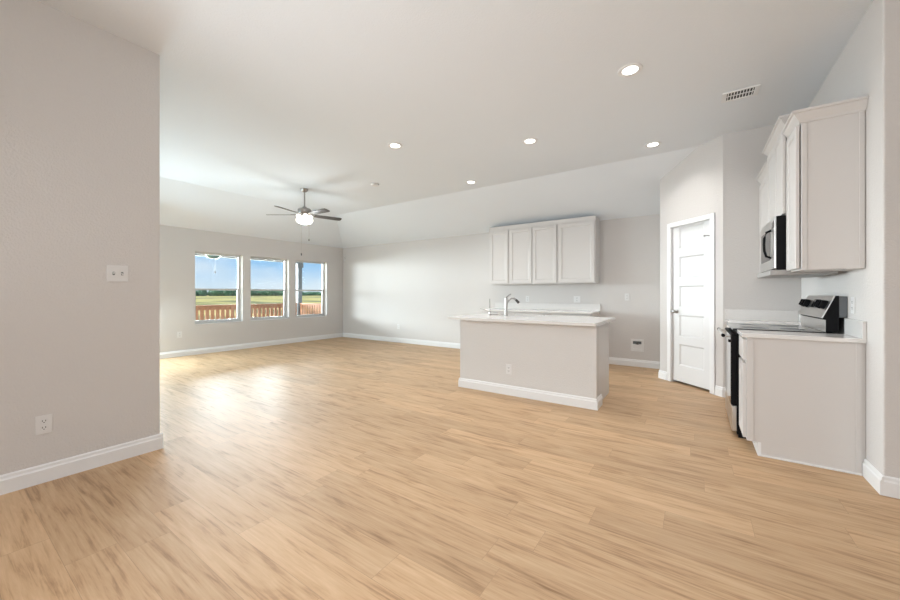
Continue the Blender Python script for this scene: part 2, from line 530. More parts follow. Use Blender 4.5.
z0, z1 = 0.03, DZ - 0.012
pans = []
ph, gap = 0.285, 0.105
zb = z0 + 0.215
for k in range(5):
    pans.append((u0 + 0.105, u1 - 0.105, zb + k * (ph + gap), zb + k * (ph + gap) + ph))
panel_slab(b, u0 + 0.003, u1 - 0.003, z0, z1, 0.020, 0.055, pans)
door = struct(b.obj('door_1', M_door), 'white five-panel pantry door')
hb = B(m=MD)
hu, hz = u0 + 0.062, 0.965
hb.rev([(0.029, 0), (0.029, -0.006), (0.024, -0.012), (0.011, -0.014), (0.011, -0.035), (0.022, -0.042), (0.028, -0.052), (0.026, -0.064), (0.015, -0.070)], (hu, 0.020, hz), 24, 'y')
hb.obj('door_knob', M_nickel, door, True)
for hz in (0.27, 1.07, 1.86):
    h = B(m=MD)
    h.tube([(u1 - 0.002, 0.014, hz - 0.045), (u1 - 0.002, 0.014, hz + 0.045)], 0.007, 10)
    h.box(u1 - 0.012, u1 + 0.006, 0.016, 0.021, hz - 0.045, hz + 0.045)
    h.obj('hinge', M_nickel, door, True)
st = B(m=MD)
st.tube([(u1 - 0.004, 0.010, 1.905), (u1 - 0.030, -0.012, 1.915), (u1 - 0.075, -0.012, 1.915)], 0.005, 8)
st.rev([(0.010, 0), (0.010, 0.012)], (u1 - 0.075, -0.012, 1.915), 12, 'x')
st.obj('hinge_stop', M_nickel, door, True)
# casing and jamb
b = B(m=MD)
cw = 0.062
for (a0, a1, c0, c1) in ((DU0 - cw + 0.008, DU0 + 0.008, 0, DZ + cw - 0.008), (DU1 - 0.008, DU1 + cw - 0.008, 0, DZ + cw - 0.008), (DU0 + 0.008, DU1 - 0.008, DZ - 0.008, DZ + cw - 0.008)):
    b.box(a0, a1, -0.016, 0.0, c0, c1, 0.004)
b.box(DU0, DU0 + 0.010, 0, 0.115, 0, DZ); b.box(DU1 - 0.010, DU1, 0, 0.115, 0, DZ); b.box(DU0 + 0.01, DU1 - 0.01, 0, 0.115, DZ - 0.010, DZ)
struct(b.obj('trim_1', M_trim), 'white casing around the pantry door')
# dark pantry behind the door
struct(B(m=MD).box(DU0 - 0.03, DU1 + 0.03, 0.30, 0.31, 0, 2.2).obj('wall_pantry_inner', M_wall))

# ------------------------------------------------------------------ outdoors
struct(B().box(-900, -8.37, -500, 900, -0.65, -0.45).obj('ground', M_ground), 'dry yellow and green field')
struct(B().box(-10.95, -8.37, 0.9, 7.1, -0.45, -0.05).obj('porch_deck', M_deck), 'concrete porch floor')
b = B()
b.box(-11.0, -8.37, 0.7, 7.3, 2.44, 2.62)
b.box(-10.79, -10.62, 0.9, 7.05, 2.20, 2.44)
struct(b.obj('porch_roof', M_soffit), 'grey porch roof and beam')
for nm, y, lab in (('porch_post', 6.95, 'dark porch post seen at the left edge of the rightmost window'), ('porch_post', 1.05, 'dark porch post at the hidden left end of the porch')):
    r = thing(nm, lab, 'post', (-10.7, y, -0.05))
    P(r).box(-10.77, -10.63, y - 0.07, y + 0.07, -0.05, 2.20, 0.006).obj('shaft', M_postm, r)
    P(r).box(-10.80, -10.60, y - 0.10, y + 0.10, 2.06, 2.198, 0.006).obj('capital', M_postm, r)
def railing(label, a, bb):
    a, bb = Vector(a), Vector(bb)
    d = (bb - a); L = d.length; d.normalize()
    n = Vector((-d.y, d.x, 0))
    r = thing('porch_railing', label, 'railing', a, math.atan2(d.y, d.x), 'porch railings')
    B().box(0, L, -0.045, 0.045, 0.915, 0.955, 0.004).obj('top_rail', M_rail, r)
    B().box(0, L, -0.02, 0.02, 0.82, 0.915).obj('upper_rail', M_rail, r)
    B().box(0, L, -0.02, 0.02, 0.10, 0.19).obj('lower_rail', M_rail, r)
    for ex in (0.03, L - 0.03):
        B().box(ex - 0.03, ex + 0.03, -0.018, 0.018, 0.0, 0.82).obj('rail_post', M_rail, r)
    k = int((L - 0.1) / 0.125)
    first = None
    for i in range(k):
        x = 0.11 + i * (L - 0.2) / k
        if first is None:
            first = B().box(-0.044, 0.044, -0.040, -0.021, 0.09, 0.905, 0.003).obj('picket', M_rail, r)
            first.location = (x, 0, 0)
        else:
            c = first.copy(); COL.objects.link(c); c.parent = r; c.location = (x, 0, 0)
railing('brown stained picket railing along the far porch edge', (-10.7, 1.14, -0.05), (-10.7, 6.86, -0.05))
railing('brown stained picket railing closing the porch end behind the rightmost window', (-10.61, 6.95, -0.05), (-8.40, 6.95, -0.05))
r = thing('porch_lamp', 'pale green glass porch lamp with pull chain seen through the leftmost window', 'lamp', (-9.5, 3.93, 2.44))
P(r).rev([(0.06, 2.44), (0.06, 2.41), (0.02, 2.40), (0.02, 2.19), (0.05, 2.17)], (-9.5, 3.93, 0), 20).obj('stem', M_nickel, r, True)
P(r).rev([(0.17, 2.17), (0.165, 2.13), (0.13, 2.08), (0.07, 2.045), (0.01, 2.035)], (-9.5, 3.93, 0), 28).obj('glass_shade', M_porchglass, r, True)
c = P(r).tube([(-9.5, 3.96, 2.05), (-9.5, 3.96, 1.74)], 0.0025, 6); c.obj('pull_chain', M_chain, r)
P(r).rev([(0.006, 1.745), (0.014, 1.73), (0.014, 1.705), (0.006, 1.695)], (-9.5, 3.96, 0), 12).obj('pull_knob', M_blade, r, True)
# far tree line
b = B()
rng = random.Random(3)
for i in range(230):
    y = 30 + i * 1.75 + rng.uniform(-1, 1)
    x = -330 + rng.uniform(-10, 10)
    h = rng.uniform(3.4, 5.6) * (1.0 + 0.25 * math.sin(y * 0.05))
    w = rng.uniform(2.5, 4.5)
    res = bmesh.ops.create_icosphere(b.bm, subdivisions=2, radius=1.0, matrix=Matrix.Translation((x, y, -0.45 + h * 0.45)) @ Matrix.Diagonal((w, w, h * 0.55, 1)))
    for v in res['verts']:
        v.co += Vector((rng.uniform(-.3, .3), rng.uniform(-.3, .3), rng.uniform(-.25, .25)))
tag(b.obj('tree_line', M_tree), 'dark green line of trees along the horizon beyond the field', 'trees', kind='stuff')

# ------------------------------------------------------------------ shaker door helper
def shaker(b, w, h, t=0.02, st=0.058):
    """door in x (0..w), z (0..h), front at y=0, back at y=t"""
    e = 0.0015
    b.box(0, st, 0, t, 0, h, e, 1); b.box(w - st, w, 0, t, 0, h, e, 1)
    b.box(st - e, w - st + e, 0, t, h - st, h, e, 1); b.box(st - e, w - st + e, 0, t, 0, st, e, 1)
    b.box(st - 0.004, w - st + 0.004, 0.009, t - 0.002, st - 0.004, h - st + 0.004)
    # inner bead
    q = [(st, st), (w - st, st), (w - st, h - st), (st, h - st)]; r_ = 0.010
    qi = [(st + r_, st + r_), (w - st - r_, st + r_), (w - st - r_, h - st - r_), (st + r_, h - st - r_)]
    o = [b.v((p[0], 0.003, p[1])) for p in q]; n = [b.v((p[0], 0.0085, p[1])) for p in qi]
    for k in range(4): b.bm.faces.new((o[k], o[(k + 1) % 4], n[(k + 1) % 4], n[k]))
def face_south(x, y, z): return Matrix.Translation((x, y, z))                                         # local front -> -Y
def face_west(x, y, z): return Matrix.Translation((x, y, z)) @ Matrix.Rotation(R(-90), 4, 'Z')          # local front -> -X, local +x -> -Y
def face_north(x, y, z): return Matrix.Translation((x, y, z)) @ Matrix.Rotation(R(180), 4, 'Z')
def part_door(root, M, w, h, name='door', st=0.058, material=None):
    b = B(m=Matrix.Translation(-Vector(root.location)) @ M)
    shaker(b, w, h, st=st)
    return b.obj(name, material or M_cab, root)

CROWN = [(0, 0), (0.010, 0.0), (0.014, 0.014), (0.017, 0.018), (0.038, 0.048), (0.043, 0.060), (0.055, 0.064), (0.055, 0.080), (0, 0.080)]
def crown(b, pts, z, k=1.0):
    """crown profile swept along an open path of 2-D points; outside is to the left of the path's direction"""
    pts = [Vector(p) for p in pts]
    rings = []
    for i, p in enumerate(pts):
        ds = []
        if i > 0: ds.append((pts[i] - pts[i - 1]).normalized())
        if i < len(pts) - 1: ds.append((pts[i + 1] - pts[i]).normalized())
        ns = [Vector((-d.y, d.x)) for d in ds]
        if len(ns) == 1: nn = ns[0]
        else:
            nn = (ns[0] + ns[1]).normalized(); nn = nn / nn.dot(ns[0])
        rings.append([b.v((p.x + nn.x * q[0] * k, p.y + nn.y * q[0] * k, z + q[1])) for q in CROWN])
    n = len(CROWN)
    for a, c in zip(rings, rings[1:]):
        for i in range(n): b.bm.faces.new((a[i], a[(i + 1) % n], c[(i + 1) % n], c[i]))
    b.bm.faces.new(rings[0]); b.bm.faces.new(rings[-1][::-1])

# ------------------------------------------------------------------ back wall kitchen run
UY = YB - 0.31                       # front of the boxes
UZ0, UZ1 = 1.385, 2.44
segs = [((-3.375, -2.950), 1, 'narrow single-door greige upper cabinet at the left end of the back wall run'),
        ((-2.950, -2.010), 2, 'two-door greige upper cabinet in the middle of the back wall run'),
        ((-2.010, -1.375), 1, 'wide single-door greige upper cabinet at the right end of the back wall run')]
for (x0, x1), nd, lab in segs:
    r = thing('upper_cabinet', lab, 'cabinet', ((x0 + x1) / 2, YB, UZ0), 0, 'upper cabinets on the back wall')
    b = P(r); b.box(x0 + 0.0005, x1 - 0.0005, UY, YB - 0.001, UZ0, UZ1, 0.001, 1); b.obj('body', M_cab, r)
    rv = 0.016
    ww = (x1 - x0 - rv * (nd + 1)) / nd
    for k in range(nd):
        part_door(r, face_south(x0 + rv + k * (ww + rv), UY - 0.021, UZ0 + 0.02), ww, UZ1 - UZ0 - 0.035)
    path = [(x1, UY), (x0, UY)]
    if x1 > -1.4: path = [(x1, YB - 0.001)] + path
    if x0 < -3.3: path = path + [(x0, YB - 0.001)]
    b = P(r); crown(b, path[::-1], UZ1 - 0.006); b.obj('crown', M_cab, r)
# base run behind the island
for x0, x1, lab in ((-3.375, -2.72, 'greige base cabinet under the left end of the back wall counter'), (-2.72, -2.05, 'greige base cabinet under the middle of the back wall counter'), (-2.05, -1.385, 'greige base cabinet under the right end of the back wall counter')):
    r = thing('base_cabinet', lab, 'cabinet', ((x0 + x1) / 2, YB, 0), 0, 'base cabinets behind the island')
    P(r).box(x0 + 0.0005, x1 - 0.0005, YB - 0.59, YB - 0.001, 0.10, 0.874).obj('body', M_cab, r)
    P(r).box(x0 + 0.0005, x1 - 0.0005, YB - 0.53, YB - 0.001, 0.0, 0.10).obj('toe_kick', M_cab, r)
    part_door(r, face_south(x0 + 0.015, YB - 0.611, 0.115), x1 - x0 - 0.03, 0.555)
    b = P(r); b.box(x0 + 0.015, x1 - 0.015, YB - 0.611, YB - 0.59, 0.69, 0.855, 0.002); b.obj('drawer', M_cab, r)
r = thing('countertop', 'white quartz countertop along the back wall behind the island', 'countertop', (-2.38, YB, 0.875))
P(r).box(-3.40, -1.36, YB - 0.635, YB - 0.001, 0.875, 0.905, 0.003).obj('slab', M_quartz, r)
P(r).box(-3.40, -1.36, YB - 0.021, YB - 0.001, 0.905, 1.025, 0.003).obj('backsplash', M_quartz, r)

# ------------------------------------------------------------------ island
IX0, IX1, IY0, IY1 = -2.52, -0.846, 3.935, 4.70
r = thing('kitchen_island', 'greige kitchen island with textured front and white baseboard on the plank floor', 'island', ((IX0 + IX1) / 2, 4.3, 0))
P(r).box(IX0, IX1, IY0, IY0 + 0.125, 0, 0.874, 0.004).obj('front_wall', M_isl, r)
P(r).box(IX0 + 0.03, IX1 - 0.024, IY0 + 0.125, IY1 - 0.02, 0.10, 0.66).obj('body', M_cab, r)
b = P(r)
b.box(IX0 + 0.03, IX1 - 0.024, IY0 + 0.125, IY1 - 0.10, 0, 0.10)
b.obj('toe_kick', M_cab, r)
for x in (IX0 + 0.018, IX1 - 0.030):
    b = P(r); b.box(x - 0.008 + 0.01, x + 0.012, IY0 + 0.125, IY1, 0.0, 0.874, 0.002)
    b.obj('end_panel', M_cab, r)
b = P(r)                                  # front frame above the doors, seen edge on
b.box(IX0 + 0.03, IX1 - 0.024, IY1 - 0.02, IY1, 0.66, 0.874)
b.obj('face_frame', M_cab, r)
b = P(r)
bp = [(-p[0], p[1]) for p in base_profile()]
b.prism_x([(IY0 + q[0], q[1]) for q in bp], IX0 - 0.0, IX1 + 0.0)
for sx, x in ((1, IX1), (-1, IX0)):
    b.prism_y([(x - sx * q[0], q[1]) for q in bp], IY0 - 0.016, IY0 + 0.225)
b.obj('baseboard', M_trim, r)
n = 3
w = (IX1 - IX0 - 0.07) / n
for k in range(n):
    part_door(r, face_north(IX0 + 0.035 + (k + 1) * w - 0.008, IY1 + 0.0205, 0.115), w - 0.016, 0.735)
# end corner trim
b = P(r); b.box(IX1 - 0.035, IX1 + 0.004, IY0 - 0.004, IY0 + 0.03, 0.115, 0.874, 0.003); b.obj('corner_trim', M_cab, r)

CT, CB = 0.905, 0.875
CX0, CX1, CY0, CY1 = -2.64, -0.825, 3.80, 4.89
SX0, SX1, SY0, SY1 = -2.43, -1.76, 4.49, 4.83
r = thing('island_countertop', 'white quartz countertop with a sink cutout on top of the kitchen island', 'countertop', ((CX0 + CX1) / 2, 4.3, CB))
b = P(r)
b.box(CX0, SX0, CY0, CY1, CB, CT); b.box(SX1, CX1, CY0, CY1, CB, CT); b.box(SX0, SX1, CY0, SY0, CB, CT); b.box(SX0, SX1, SY1, CY1, CB, CT)
bmesh.ops.remove_doubles(b.bm, verts=b.bm.verts[:], dist=1e-5)
b.obj('slab', M_quartz, r)
r = thing('sink', 'stainless undermount sink set into the island countertop', 'sink', ((SX0 + SX1) / 2, 4.6, 0.68))
b = P(r)
b.box(SX0 - 0.01, SX1 + 0.01, SY0 - 0.01, SY1 + 0.01, 0.675, 0.685)
b.box(SX0 - 0.01, SX0 + 0.002, SY0 - 0.01, SY1 + 0.01, 0.685, CB); b.box(SX1 - 0.002, SX1 + 0.01, SY0 - 0.01, SY1 + 0.01, 0.685, CB)
b.box(SX0, SX1, SY0 - 0.01, SY0 + 0.002, 0.685, CB); b.box(SX0, SX1, SY1 - 0.002, SY1 + 0.01, 0.685, CB)
b.obj('basin', M_steel, r)
P(r).rev([(0.04, 0.686), (0.04, 0.690), (0.03, 0.690)], ((SX0 + SX1) / 2, 4.66, 0), 24).obj('drain', M_nickel, r, True)

fx, fy = -2.10, 4.43
r = thing('faucet', 'brushed nickel kitchen faucet with arched spout on the island counter', 'faucet', (fx, fy, CT))
P(r).rev([(0.027, CT), (0.027, CT + 0.012), (0.021, CT + 0.018), (0.019, CT + 0.10), (0.018, CT + 0.235), (0.014, CT + 0.250), (0.004, CT + 0.256)], (fx, fy, 0), 24).obj('body', M_nickel, r, True)
dx, dy = 0.82, 0.57
pts = []
for s_, z_ in ((0.0, 0.150), (0.03, 0.190), (0.065, 0.222), (0.105, 0.238), (0.145, 0.235), (0.18, 0.218)):
    pts.append((fx + dx * s_ * 0.72, fy + dy * s_ * 0.72, CT + z_))
P(r).tube(pts, [0.012, 0.012, 0.012, 0.013, 0.014, 0.015], 14).obj('spout', M_nickel, r, True)
P(r).tube([(fx + dx * 0.128, fy + dy * 0.128, CT + 0.220), (fx + dx * 0.170, fy + dy * 0.170, CT + 0.175)], [0.016, 0.019], 14).obj('spray_head', M_blade, r, True)
P(r).tube([(fx, fy, CT + 0.245), (fx + dx * 0.03, fy + dy * 0.03, CT + 0.275), (fx + dx * 0.065, fy + dy * 0.065, CT + 0.295)], [0.008, 0.007, 0.006], 10).obj('lever_handle', M_nickel, r, True)
sx_, sy_ = -2.36, 4.45
r = thing('soap_dispenser', 'slim nickel dispenser with thin upright rod left of the faucet', 'dispenser', (sx_, sy_, CT))
P(r).rev([(0.020, CT), (0.020, CT + 0.008), (0.013, CT + 0.014), (0.012, CT + 0.05), (0.009, CT + 0.06), (0.006, CT + 0.225), (0.003, CT + 0.23)], (sx_, sy_, 0), 18).obj('body', M_nickel, r, True)
P(r).tube([(sx_, sy_, CT + 0.062), (sx_ - 0.06, sy_ + 0.0, CT + 0.070), (sx_ - 0.12, sy_ - 0.0, CT + 0.085), (sx_ - 0.15, sy_ - 0.0, CT + 0.088)], [0.008, 0.007, 0.006, 0.006], 10).obj('nozzle', M_nickel, r, True)
b = B(); b.rev([(0.018, CT), (0.018, CT + 0.012), (0.012, CT + 0.016)], (-1.70, 4.78, 0), 18)
tag(b.obj('sink_button', M_nickel, None, True), 'small round nickel button on the island counter right of the sink', 'button')

# ------------------------------------------------------------------ right wall run
Y0, Y1, Y2, Y3 = 3.50, 3.835, 4.595, 5.256
def base_unit(label, y0, y1, end):
    r = thing('base_cabinet', label, 'cabinet', (XR, (y0 + y1) / 2, 0), 0, 'base cabinets beside the range')
    xf = 0.322
    P(r).box(xf, XR - 0.001, y0, y1, 0.10, 0.874, 0.001, 1).obj('body', M_cab, r)
    P(r).box(0.385, 0.405, y0, y1, 0.0, 0.10).obj('toe_kick', M_trim, r)
    P(r).box(0.405, XR - 0.001, y0, y1, 0.0, 0.10).obj('plinth', M_cab, r)
    if end:
        b = P(r); b.box(xf + 0.0, xf + 0.04, y0 - 0.006, y0, 0.10, 0.874, 0.001, 1); b.obj('end_stile', M_cab, r); b = P(r); b.box(XR - 0.045, XR - 0.018, y0 - 0.006, y0, 0.02, 0.874, 0.001, 1)
        b.obj('end_stile', M_cab, r)
        b = P(r); b.box(0.387, XR - 0.018, y0 - 0.010, y0, 0.0, 0.014, 0.003); b.obj('shoe_moulding', M_trim, r)
    part_door(r, face_west(xf - 0.021, y1 - 0.012, 0.115), y1 - y0 - 0.024, 0.56, st=0.05)
    b = P(r); b.box(xf - 0.021, xf, y0 + 0.012, y1 - 0.012, 0.70, 0.858, 0.004); b.obj('drawer', M_cab, r)
base_unit('greige base cabinet with plain end panel nearest the camera, in front of the range', Y0, Y1 - 0.006, True)
base_unit('greige base cabinet beyond the range beside the pantry corner', Y2 + 0.006, Y3, False)
r = thing('countertop', 'short white quartz countertop on the base cabinet in front of the range', 'countertop', (XR, 3.66, 0.875))
P(r).box(0.290, XR - 0.001, Y0 - 0.022, Y1 - 0.004, 0.875, 0.905, 0.003).obj('slab', M_quartz, r)
P(r).box(XR - 0.021, XR - 0.001, Y0 - 0.022, Y1 - 0.004, 0.905, 1.022, 0.003).obj('backsplash', M_quartz, r)
r = thing('countertop', 'white quartz countertop beyond the range against the end wall', 'countertop', (XR, 4.9, 0.875))
P(r).box(0.290, XR - 0.001, Y2 + 0.004, Y3, 0.875, 0.905, 0.003).obj('slab', M_quartz, r)
b = P(r); b.box(0.290, XR - 0.022, Y3 - 0.02, Y3, 0.905, 1.022, 0.003); b.box(XR - 0.021, XR - 0.001, Y2 + 0.004, Y3, 0.905, 1.022, 0.003)
b.obj('backsplash', M_quartz, r)

# range
r = thing('range', 'stainless electric range with black glass top between the two base cabinets', 'range', (0.58, 4.215, 0))
ya, yb_ = Y1 - 0.001, Y2 + 0.001
P(r).box(0.290, XR - 0.03, ya, yb_, 0.03, 0.895, 0.002).obj('body', M_black, r)
P(r).box(0.300, 0.80, ya + 0.01, yb_ - 0.01, 0.0, 0.03).obj('base', M_black, r)
P(r).box(0.262, 0.815, ya, yb_, 0.895, 0.912, 0.004).obj('cooktop', M_blackglass, r)
for (cx_, cy_, cr) in ((0.42, 4.03, 0.10), (0.42, 4.41, 0.08), (0.66, 4.03, 0.075), (0.66, 4.41, 0.10)):
    P(r).rev([(cr, 0.9121), (cr, 0.9126), (cr - 0.004, 0.9126)], (cx_, cy_, 0), 32).obj('burner_ring', M_greypl, r, True)
od = P(r).box(0.252, 0.290, ya + 0.004, yb_ - 0.004, 0.265, 0.86, 0.004).obj('oven_door', M_black, r)
P(r).box(0.248, 0.252, ya + 0.010, yb_ - 0.010, 0.275, 0.85).obj('door_glass', M_blackglass, r)
b = P(r)
b.tube([(0.200, ya + 0.05, 0.845), (0.200, yb_ - 0.05, 0.845)], 0.011, 14)
for yy in (ya + 0.08, yb_ - 0.08): b.tube([(0.200, yy, 0.845), (0.250, yy, 0.835)], 0.009, 10)
oh = b.obj('oven_handle', M_steel, r, True)
for yy in (ya + 0.05, yb_ - 0.05):
    P(r).tube([(0.200, yy - 0.020, 0.845), (0.200, yy + 0.020, 0.845)], 0.0140, 14).obj('end_cap', M_black, oh, True)
P(r).box(0.234, 0.252, ya + 0.03, ya + 0.07, 0.79, 0.812, 0.003).obj('handle_bracket', M_black, oh)
P(r).box(0.255, 0.290, ya + 0.004, yb_ - 0.004, 0.05, 0.258, 0.004).obj('storage_drawer', M_steel, r)
# backguard
poly = [(0.815, 0.913), (0.815, 1.005), (0.797, 1.016), (0.866, 1.187), (0.884, 1.187), (0.884, 0.913)]
P(r).prism_y(poly, ya, yb_).obj('backguard', M_black, r)
P(r).box(0.812, 0.815, ya + 0.004, yb_ - 0.004, 0.914, 1.003).obj('riser_panel', M_steel, r)
P(r).box(0.884, XR - 0.001, ya + 0.002, yb_ - 0.002, 1.024, 1.182, 0.004).obj('back_cover', M_greypl, r)
nf = Vector((-(1.187 - 1.016), 0, (0.866 - 0.797))).normalized()
tf = Vector((0.866 - 0.797, 0, 1.187 - 1.016)).normalized()
def fpt(y, t, d): p = Vector((0.797, y, 1.016)) + tf * t + nf * d; return (p.x, p.y, p.z)
def face_slab(b, y0, y1, t0, t1, d0, d1):
    c = [b.v(fpt(y, t, d)) for y, t, d in ((y0, t0, d0), (y1, t0, d0), (y1, t1, d0), (y0, t1, d0), (y0, t0, d1), (y1, t0, d1), (y1, t1, d1), (y0, t1, d1))]
    for q in ((3, 2, 1, 0), (4, 5, 6, 7), (0, 1, 5, 4), (1, 2, 6, 5), (2, 3, 7, 6), (3, 0, 4, 7)): b.bm.faces.new([c[i] for i in q])
b = P(r); face_slab(b, ya, yb_, 0.0, 0.183, 0.0, 0.006); cp = b.obj('control_panel', M_steel, r)
b = P(r); face_slab(b, 4.13, 4.30, 0.075, 0.150, 0.006, 0.008); b.obj('display', M_blackglass, r)
for y in (3.915, 4.02, 4.41, 4.515):
    b = P(r); b.tube([fpt(y, 0.105, 0.006), fpt(y, 0.105, 0.018), fpt(y, 0.105, 0.040)], [0.034, 0.034, 0.029], 20)
    face_slab(b, y - 0.005, y + 0.005, 0.078, 0.132, 0.040, 0.048)
    b.obj('knob', M_black, r, True)

# upper cabinets of the right wall
def upper_right(label, y0, y1, z0, z1, nd, near_end, far_end, xf=0.620):
    r = thing('upper_cabinet', label, 'cabinet', (XR, (y0 + y1) / 2, z0), 0, 'upper cabinets over the range')
    P(r).box(xf, XR - 0.001, y0 + 0.0005, y1 - 0.0005, z0, z1, 0.001, 1).obj('body', M_cab, r)
    rv = 0.006
    w = (y1 - y0 - rv * (nd + 1)) / nd
    for i in range(nd):
        part_door(r, face_west(xf - 0.027, y1 - rv - i * (w + rv), z0 + 0.012), w, z1 - z0 - 0.026, st=0.052)
    b = P(r)
    path = [(xf, y1), (xf, y0)]
    if near_end: path = path + [(XR - 0.001, y0)]
    if far_end: path = [(XR - 0.001, y1)] + path
    crown(b, path[::-1], z1 - 0.006)
    b.obj('crown', M_cab, r)
    return r
ru = upper_right('greige upper cabinet with plain end panel nearest the camera, left of the wall corner', Y0, Y1, 1.370, 2.412, 1, True, False)
b = P(ru)
b.box(0.620, 0.650, Y0 - 0.005, Y0 + 0.0005, 1.370, 2.406, 0.001, 1); b.obj('end_stile', M_cab, ru); b = P(ru); b.box(XR - 0.03, XR - 0.006, Y0 - 0.005, Y0 + 0.0005, 1.370, 2.406, 0.001, 1)
b.obj('end_stile', M_cab, ru)
upper_right('raised greige upper cabinet directly above the microwave', Y1, Y2, 1.825, 2.520, 2, True, True, 0.600)
upper_right('greige upper cabinet beyond the microwave against the end wall', Y2, Y3, 1.370, 2.412, 1, False, False)

# microwave
r = thing('microwave', 'stainless over-the-range microwave hung under the raised cabinet', 'microwave', (0.72, 4.215, 1.385))
P(r).box(0.537, XR - 0.001, Y1 + 0.006, Y2 - 0.006, 1.392, 1.823, 0.002).obj('body', M_black, r)
P(r).box(0.525, 0.537, Y1 + 0.145, Y2 - 0.006, 1.405, 1.820, 0.003).obj('door', M_steel, r)
P(r).box(0.5235, 0.5252, Y1 + 0.195, Y2 - 0.075, 1.485, 1.745).obj('door_window', M_blackglass, r)
P(r).box(0.525, 0.537, Y1 + 0.006, Y1 + 0.142, 1.405, 1.820, 0.003).obj('control_panel', M_steel, r)
P(r).box(0.5235, 0.5252, Y1 + 0.022, Y1 + 0.126, 1.735, 1.790).obj('display', M_blackglass, r)
b = P(r); yh = Y1 + 0.160
b.tube([(0.527, yh, 1.500), (0.495, yh, 1.515), (0.483, yh, 1.56), (0.480, yh, 1.615), (0.483, yh, 1.67), (0.495, yh, 1.715), (0.527, yh, 1.730)], 0.009, 12)
b.obj('handle', M_black, r, True)
b = P(r); b.box(0.500, 0.880, Y1 + 0.006, Y2 - 0.006, 1.352, 1.392, 0.004); b.obj('vent_hood', M_hood, r)

# ------------------------------------------------------------------ outlets, switches and wall devices
def outlet(label, loc, rz, w=0.074, h=0.118):
    r = thing('outlet', label, 'outlet', loc, rz, 'wall outlets')
    B().box(-w / 2, w / 2, -0.006, 0.0, -h / 2, h / 2, 0.002).obj('cover_plate', M_plate, r)
    for zc in (0.021, -0.021):
        s_ = B().box(-0.017, 0.017, -0.008, -0.0055, zc - 0.0145, zc + 0.0145, 0.002).obj('socket', M_plate, r)
        k = B(); k.box(-0.0085, -0.0055, -0.0086, -0.0078, zc - 0.002, zc + 0.008); k.box(0.0055, 0.0085, -0.0086, -0.0078, zc - 0.002, zc + 0.008)
        k.rev([(0.003, -0.0086), (0.003, -0.0078)], (0, 0, zc - 0.008), 10, 'y')
        k.obj('slots', M_slot, s_)
    return r
E_, S_, W_ = R(90), 0.0, R(-90)
outlet('white outlet low on the left partition wall', (XL, 0.441, 0.368), E_)
outlet('white outlet low on the window wall below the leftmost window', (XW, 2.79, 0.42), E_)
outlet('white outlet low on the bright living room part of the back wall', (-6.08, YB, 0.39), S_)
outlet('white outlet low on the front of the kitchen island', (-1.83, IY0, 0.305), S_)
outlet('white outlet above the back counter, left one under the upper cabinets', (-2.70, YB, 1.105), S_)
outlet('white outlet above the back counter, right one under the upper cabinets', (-1.76, YB, 1.105), S_, 0.116)
outlet('white outlet on the back wall between upper cabinets and pantry', (-0.94, YB, 1.15), S_)
outlet('white outlet on the right wall above the near countertop backsplash', (XR, 3.72, 1.12), W_)
r = thing('light_switch', 'white double light switch plate on the left partition wall', 'switch', (XL, 0.797, 1.347), E_)
B().box(-0.0585, 0.0585, -0.006, 0, -0.0585, 0.0585, 0.002).obj('cover_plate', M_plate, r)
for x, s_ in ((-0.023, 1), (0.023, -1)):
    t = B().box(x - 0.006, x + 0.006, -0.008, -0.0055, -0.012, 0.012).obj('switch_bezel', M_greypl, r)
    B().tube([(x, -0.007, 0.0), (x, -0.018, 0.006 * s_)], [0.005, 0.004], 8).obj('toggle', M_plate, t)
r = thing('ice_maker_box', 'white recessed water supply box low on the back wall beside the pantry', 'outlet box', (-0.79, YB, 0.352))
b = B(); W2, H2 = 0.095, 0.10
b.box(-W2, -W2 + 0.03, -0.008, 0, -H2, H2, 0.002); b.box(W2 - 0.03, W2, -0.008, 0, -H2, H2, 0.002)
b.box(-W2 + 0.03, W2 - 0.03, -0.008, 0, H2 - 0.03, H2, 0.002); b.box(-W2 + 0.03, W2 - 0.03, -0.008, 0, -H2, -H2 + 0.04, 0.002)
b.obj('frame', M_plate, r)
B().box(-W2 + 0.03, W2 - 0.03, -0.002, -0.0005, -H2 + 0.04, H2 - 0.03).obj('box_back', M_plate, r)
B().box(-W2 + 0.032, W2 - 0.032, -0.006, -0.002, 0.022, 0.066).obj('box_recess', M_greypl, r)
b = B(); b.rev([(0.014, -0.030), (0.014, -0.002)], (0.005, 0, 0.028), 14, 'y'); b.tube([(0.005, -0.02, 0.03), (0.005, -0.02, 0.058)], 0.007, 8)
b.tube([(-0.02, -0.024, 0.022), (0.03, -0.024, 0.022)], 0.005, 8)
b.obj('valve', M_under, r, True)
r = thing('motion_sensor', 'small round white motion sensor high in the far room corner', 'sensor', (XW + 0.07, YB, 2.20))
B().rev([(0.030, 0), (0.034, -0.02), (0.030, -0.035), (0.015, -0.042)], (0, 0, 0), 18, 'y').obj('dome', M_plate, r, True)
B().box(-0.034, 0.034, -0.010, 0, -0.075, 0.05, 0.004).obj('base', M_plate, r)

